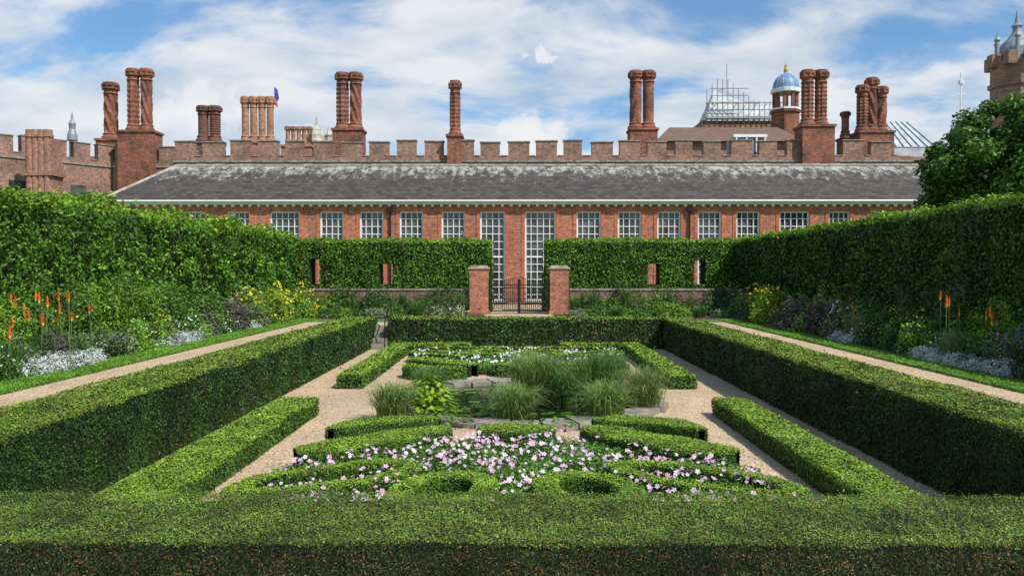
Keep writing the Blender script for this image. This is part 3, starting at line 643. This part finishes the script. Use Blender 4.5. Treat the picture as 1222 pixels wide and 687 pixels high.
def chim(name,xs,y,z0,z1,R,styles,mat,plinth=None,zz=None):
    mb=MB()
    for i,x in enumerate(xs): shaft(mb,x,y+.02*i,z0,z1+(zz[i] if zz else 0),R,styles[i%len(styles)],i*.4)
    if plinth:
        a,b_,zb=plinth; mb.box(a,b_,y-.75,y+.75,zb,z0-.15); mb.box(a-.08,b_+.08,y-.83,y+.83,z0-.15,z0)
    mb.obj(name,mat,Pz)
chim("twisted_chimney",[-28.2],55.5,11.0,14.95,.42,['twist'],M_brC,(-28.9,-27.5,0))
chim("paired_chimney",[-26.15,-25.25],54.5,11.4,15.65,.35,['zig','twist'],M_brC,(-26.9,-24.5,0))
chim("dark_paired_chimney",[-21.95,-21.15],56,10.9,13.45,.35,['plain','zig'],M_brD,(-22.4,-20.7,8))
chim("four_flue_chimney",[-19,-18.42,-17.84,-17.26],56,10.9,14.1,.24,['plain'],M_brL,(-19.4,-16.9,8))
chim("chimney_pot_row",[-16.3,-15.92,-15.54,-15.16,-14.78],57,10.8,12.2,.15,['plain'],M_brL,(-16.6,-14.5,8))
chim("paired_chimney",[-11.95,-11.05],55,11.6,15.5,.37,['zig','twist'],M_brC,(-12.5,-10.5,8))
chim("single_chimney",[-3.85],50.45,10.4,13.85,.29,['zig'],M_brC,(-4.3,-3.4,7))
chim("paired_chimney",[8.2,9.08],55,11.6,15.6,.37,['spiral','plain'],M_brC,(7.75,9.6,8))
chim("paired_chimney",[18.35,19.2],50.5,11.0,14.5,.34,['zig','zig'],M_brC,(17.8,19.8,7))
chim("clustered_chimney",[23.75,24.4,25.05],55,11.4,14.9,.34,['zig','twist','spiral'],M_brC,(23.3,25.6,8),zz=[-.3,.2,-.4])
chim("small_chimney",[23.0],56,11.2,13.0,.25,['plain'],M_brC,(22.7,23.3,8))
mb=MB()
for i in range(4): mb.lathe(-29.7+.36*i,48.7,[(0,.26),(10.0,.26),(10.05,.32),(10.2,.32),(10.22,.26),(10.5,.26)],10)
mb.box(-29.95,-28.35,48.6,49.8,0,10.0); mb.box(-30.1,-28.2,48.4,49.9,7.7,7.9); mb.obj("ribbed_stair_turret",M_brT,Pz)
mb=MB(); mb.lathe(-32.3,58,[(9,.25),(11.3,.22),(11.4,.35),(11.8,.33),(12.2,.2),(12.6,.25),(12.9,.1),(13.5,.02)],10); mb.obj("stone_pinnacle",M_lead,Pz)
mb=MB(); mb.lathe(-20,80,[(8,.9),(14.6,.9),(14.7,1.05),(14.9,1.05),(15.0,.9),(15.5,.85),(16.1,.5),(16.5,.15),(17.4,.03)],14)
for s in (-1,1): mb.lathe(-20+s*1.2,80,[(8,.3),(15.3,.3),(15.5,.4),(15.8,.2),(16.4,.02)],8)
mb.obj("distant_domed_turret",M_stone,Pz)
mb=MB(); mb.tube((-24.3,80,9),(-24.3,80,20.6),.06); mb.obj("flagpole",M_wht,Pz)
mb=MB(); mb.poly([(-24.24,80,20.4),(-23.95,80.15,20.1),(-23.75,80,19.2),(-23.95,80.1,18.9),(-24.24,80,19.3)],[(0,1,2,3,4)]); mb.obj("flag",M_navy,Pz)
mb=MB(); mb.poly([(-24.24,79.98,19.28),(-23.95,80.08,18.88),(-23.85,79.98,18.3),(-24.24,79.98,18.6)],[(0,1,2,3)]); mb.obj("flag_lower_band",M_red,Pz)
mb=MB(); mb.box(11.8,23,65,74,0,12.4); mb.obj("hall_wall",M_brP,Pz)
mb=MB(); mb.poly([(11.4,64.6,12.4),(23.4,64.6,12.4),(22.2,68,14.1),(13,68,14.1),(11.4,74,12.4),(23.4,74,12.4)],[(0,1,2,3),(0,3,4),(1,5,2),(4,3,2,5)]); mb.obj("hall_roof",M_tile,Pz)
mb=MB(); mb.box(14.2,16.2,52,54,8,10.6); mb.obj("dormer",M_lead,Pz)
mb=MB()
for x in (14.3,14.95,15.6,16.15): mb.box(x-.05,x+.05,51.9,51.99,9.6,10.55)
mb.box(14.1,16.3,51.88,52.0,10.56,10.75); mb.obj("dormer_frame",M_wht,Pz)
cx,cy=25.2,75
mb=MB(); mb.lathe(cx,cy,[(8,1.25),(16.6,1.25),(16.65,1.4),(16.9,1.4)],8,ph=.39)
for i in range(8):
    a=2*math.pi*i/8+.39; mb.box(cx+1.0*math.cos(a)-.14,cx+1.0*math.cos(a)+.14,cy+1.0*math.sin(a)-.14,cy+1.0*math.sin(a)+.14,16.9,18.5)
mb.obj("cupola_brick_lantern",M_brC,Pz)
mb=MB(); mb.lathe(cx,cy,[(18.5,1.15),(18.55,1.32),(18.85,1.35),(18.9,1.2)],16); mb.lathe(cx,cy,[(16.9,1.42),(17.05,1.42),(17.06,1.3)],8,ph=.39); mb.obj("cupola_white_cornice",M_wht,Pz)
mb=MB(); mb.lathe(cx,cy,[(18.9,1.2)]+[(18.9+1.45*math.sin(t),1.2*math.cos(t)) for t in np.linspace(.1,1.4,9)]+[(20.5,.15)],16); mb.obj("cupola_blue_dome",M_blue,Pz,True)
mb=MB()
for i in range(12):
    a=2*math.pi*i/12; pts=[(cx+1.2*math.cos(t)*math.cos(a),cy+1.2*math.cos(t)*math.sin(a),18.9+1.45*math.sin(t)) for t in np.linspace(.05,1.4,7)]
    for p_,q_ in zip(pts[:-1],pts[1:]): mb.tube(p_,q_,.028,4)
mb.obj("dome_ribs",M_lead,Pz)
mb=MB(); mb.lathe(cx,cy,[(20.45,.16),(20.7,.22),(20.9,.1),(21.1,.14),(21.25,.02),(21.7,.01)],8); mb.obj("cupola_gilt_finial",M_gold,Pz)
mb=MB(); mb.box(18.6,27.5,80,86,0,17.0); mb.obj("great_hall_wall",M_brP,Pz)
mb=MB(); mb.poly([(18.9,79.8,16.9),(27.5,79.8,16.9),(27.0,82,18.6),(23.2,82,19.2),(21.2,82,20.6),(20.2,82,20.4),(18.9,84,16.9)],[(0,1,2,3,4,5),(0,5,6)]); mb.obj("great_hall_sheeted_roof",M_lightroof,Pz)
mb=MB()
for i in range(16):
    x=18.9+.52*i; zt=min(20.9,19.9+.5*i) if i<5 else max(18.7,20.9-.42*(i-4)); mb.tube((x,79.4,16.6),(x,79.4,zt),.05,4)
for z in (17.2,17.9,18.6): mb.tube((18.8,79.38,z),(27,79.38,z),.05,4)
for z in (19.3,20.0): mb.tube((19.2,79.38,z),(23,79.38,z),.05,4)
for i in range(8): mb.tube((18.9+i,79.36,17.2),(19.9+i,79.36,18.6),.04,4)
mb.tube((21,80,20),(21,80,22.6),.04,4); mb.obj("scaffolding",M_lead,Pz)
mb=MB(); mb.box(18.8,27.2,79.0,79.36,17.0,17.12); mb.box(18.8,24,79.0,79.36,18.5,18.6); mb.obj("scaffold_boards",M_stone,Pz)
mb=MB(); mb.poly([(26.5,60,11.2),(31.5,60,11.2),(30.8,63,13.6),(27.2,63,13.6)],[(0,1,2,3)]); mb.box(26.5,31.5,60.05,66,0,11.2); mb.obj("east_range_lead_roof",M_lightroof,Pz)
mb=MB()
for i in range(9): x=26.7+.58*i; mb.tube((x,59.97,11.25),(27.3+.42*i,62.97,13.62),.04,4)
mb.obj("roof_battens",M_lead,Pz)
tx,ty=43.6,70
mb=MB(); mb.lathe(tx,ty,[(0,2.0),(17.8,2.0),(17.85,2.2),(18.2,2.2),(18.25,2.0),(20.0,2.0)],8,ph=.39)
for i in range(8):
    a=2*math.pi*i/8; mb.box(tx+1.95*math.cos(a)-.4,tx+1.95*math.cos(a)+.4,ty+1.95*math.sin(a)-.4,ty+1.95*math.sin(a)+.4,19.6,20.7)
mb.obj("gatehouse_turret",M_brP,Pz)
mb=MB(); mb.lathe(tx,ty,[(20.0,1.5),(21.2,1.45),(21.7,1.2),(22.2,.7),(22.6,.4),(23.0,.3),(23.2,.45),(23.5,.2),(24.6,.03)],16)
for i in range(6):
    a=2*math.pi*i/6; mb.lathe(tx+1.7*math.cos(a),ty+1.7*math.sin(a),[(20,.22),(21.8,.18),(22,.28),(22.3,.08),(22.9,.01)],6)
mb.obj("turret_lead_cupola",M_lead,Pz)
mb=MB(); mb.tube((38.8,70,10),(38.8,70,19.2),.07); mb.tube((38.8,70,18.2),(38.8,70,18.5),.22); mb.tube((38.4,70,17.3),(39.2,70,17.3),.05); mb.obj("mast",M_wht,Pz)
# ---------------------------------------------------------------- trees
def tree(name,x,y,r,zb,zt,nleaf,ls,mat=M_tree,ncl=60):
    e=empty(name); mb=MB(); H=zt-zb; cz=(zb+zt)/2
    mb.lathe(x,y,[(0,.38),(.5,.3),(zb,.22),(cz,.14),(zt-.8,.04)],10)
    C=[]
    for i in range(ncl):
        d=norm(rng.normal(size=(1,3)))[0]; q=rng.random()**.4
        c=np.array([x,y,cz])+d*np.array([r,r,H/2])*q*.9*rng.uniform(.85,1.1); C.append(c)
        if i%3==0: mb.tube((x,y,min(c[2]-.3,cz)),tuple(c),.035,5)
    mb.obj("trunk_and_limbs",M_soil,e)
    P=[];N=[]
    for c in C:
        n=nleaf//ncl; rr=rng.uniform(.45,1.0)*r*.28; d=norm(rng.normal(size=(n,3)))
        P.append(c+d*(rng.random(n)**.45)[:,None]*rr*np.array([1,1,.75])); N.append(d+np.array([0,0,.5]))
    leaves("crown_foliage",np.concatenate(P),np.concatenate(N),ls,mat,e,.6,1.0)
tree("broadleaf_tree",18.6,30,3.5,2.3,8.3,90000,.16,ncl=140)
tree("broadleaf_tree",23.5,35,4.4,2.0,8.6,45000,.22,ncl=90)
tree("broadleaf_tree",-24.5,42.5,1.5,2.0,5.7,7000,.16,ncl=30)
# ---------------------------------------------------------------- light & sky
sd=Vector((0.60,-0.55,0)).normalized(); el=math.radians(50)
sdir=Vector((sd.x*math.cos(el),sd.y*math.cos(el),math.sin(el)))
sl=bpy.data.lights.new("sun","SUN"); sl.energy=5.0; sl.angle=math.radians(0.5); sl.color=(1,.95,.86)
so=bpy.data.objects.new("sun",sl); COL.objects.link(so); so.rotation_euler=sdir.to_track_quat('Z','Y').to_euler(); so.location=(30,-30,50)
w=bpy.data.worlds.new("World"); sc.world=w; w.use_nodes=True; N=w.node_tree.nodes; L=w.node_tree.links
bg=N["Background"]; bg.inputs[1].default_value=0.095
sky=N.new("ShaderNodeTexSky"); sky.sky_type='NISHITA'; sky.sun_disc=False; sky.sun_elevation=el; sky.sun_rotation=math.atan2(sd.x,sd.y); sky.ozone_density=2.5
tc=N.new("ShaderNodeTexCoord"); sp=N.new("ShaderNodeSeparateXYZ"); L.new(tc.outputs["Generated"],sp.inputs[0])
def mth(op,a,b=None,c=None):
    n=N.new("ShaderNodeMath"); n.operation=op
    for i,v in enumerate((a,b,c)):
        if v is None: continue
        if isinstance(v,(int,float)): n.inputs[i].default_value=v
        else: L.new(v,n.inputs[i])
    return n.outputs[0]
zc=mth('ADD',mth('MAXIMUM',sp.outputs[2],0.0),0.30)
cb=N.new("ShaderNodeCombineXYZ"); L.new(mth('DIVIDE',sp.outputs[0],zc),cb.inputs[0]); L.new(mth('DIVIDE',sp.outputs[1],zc),cb.inputs[1])
mp=N.new("ShaderNodeMapping"); mp.inputs["Rotation"].default_value=(0,0,.35); mp.inputs["Scale"].default_value=(1.0,1.5,1); mp.inputs["Location"].default_value=(5.1,2.2,0); L.new(cb.outputs[0],mp.inputs[0])
nz=N.new("ShaderNodeTexNoise"); nz.inputs["Scale"].default_value=2.1; nz.inputs["Detail"].default_value=11; nz.inputs["Roughness"].default_value=0.56; nz.inputs["Distortion"].default_value=0.35; L.new(mp.outputs[0],nz.inputs["Vector"])
hor=mth('MULTIPLY',mth('SUBTRACT',0.36,sp.outputs[2]),0.30)
cl=mth('ADD',nz.outputs["Fac"],hor)
mr=N.new("ShaderNodeMapRange"); mr.interpolation_type='SMOOTHSTEP'; mr.inputs[1].default_value=0.40; mr.inputs[2].default_value=0.58; mr.inputs[3].default_value=0.10; mr.inputs[4].default_value=0.95; L.new(cl,mr.inputs[0])
n2=N.new("ShaderNodeTexNoise"); n2.inputs["Scale"].default_value=3.6; n2.inputs["Detail"].default_value=9; L.new(mp.outputs[0],n2.inputs["Vector"])
cc=ramp(N,[(0.35,(0.62,0.71,0.82)),(0.62,(0.92,0.945,0.975))]); L.new(n2.outputs["Fac"],cc.inputs[0])
cs=N.new("ShaderNodeVectorMath"); cs.operation='SCALE'; cs.inputs["Scale"].default_value=9.6; L.new(cc.outputs[0],cs.inputs[0])
tint=N.new("ShaderNodeMix"); tint.data_type='RGBA'; tint.blend_type='MULTIPLY'; tint.inputs[0].default_value=1; L.new(sky.outputs[0],tint.inputs[6]); tint.inputs[7].default_value=(0.78,1.3,1.6,1)
mx=N.new("ShaderNodeMix"); mx.data_type='RGBA'; L.new(mr.outputs[0],mx.inputs[0]); L.new(tint.outputs[2],mx.inputs[6]); L.new(cs.outputs[0],mx.inputs[7])
cur=mx.outputs[2]
n3=N.new("ShaderNodeTexNoise"); n3.inputs["Scale"].default_value=18; n3.inputs["Detail"].default_value=8; n3.inputs["Roughness"].default_value=.6; L.new(tc.outputs["Generated"],n3.inputs["Vector"])
for (dx,dz,rad) in ((-0.385,0.215,0.06),(-0.35,0.195,0.04),(0.0,0.18,0.05),(0.04,0.165,0.055),(0.035,0.265,0.02),(-0.25,0.16,0.045)):
    c=Vector((dx,1,dz)).normalized()
    sb=N.new("ShaderNodeVectorMath"); sb.operation='SUBTRACT'; L.new(tc.outputs["Generated"],sb.inputs[0]); sb.inputs[1].default_value=c
    ml=N.new("ShaderNodeVectorMath"); ml.operation='MULTIPLY'; L.new(sb.outputs[0],ml.inputs[0]); ml.inputs[1].default_value=(1,1,2.0)
    ln=N.new("ShaderNodeVectorMath"); ln.operation='LENGTH'; L.new(ml.outputs[0],ln.inputs[0])
    d=mth('ADD',ln.outputs["Value"],mth('MULTIPLY',mth('SUBTRACT',n3.outputs["Fac"],0.5),0.22))
    m2=N.new("ShaderNodeMapRange"); m2.interpolation_type='SMOOTHSTEP'; m2.inputs[1].default_value=rad; m2.inputs[2].default_value=rad*.3; m2.inputs[3].default_value=0; m2.inputs[4].default_value=.75; L.new(d,m2.inputs[0])
    m3=N.new("ShaderNodeMix"); m3.data_type='RGBA'; L.new(m2.outputs[0],m3.inputs[0]); L.new(cur,m3.inputs[6]); m3.inputs[7].default_value=(9.3,9.4,9.6,1); cur=m3.outputs[2]
L.new(cur,bg.inputs[0])
# ---------------------------------------------------------------- camera
cam=bpy.data.cameras.new("camera"); cam.lens=28; cam.sensor_width=36; cam.clip_end=2000; cam.clip_start=.1
co=bpy.data.objects.new("camera",cam); COL.objects.link(co); co.location=(0,0,1.8)
co.rotation_euler=(math.radians(90-1.115),0,math.radians(0.3)); sc.camera=co
sc.view_settings.view_transform='Standard'; sc.view_settings.look='None'; sc.view_settings.exposure=0
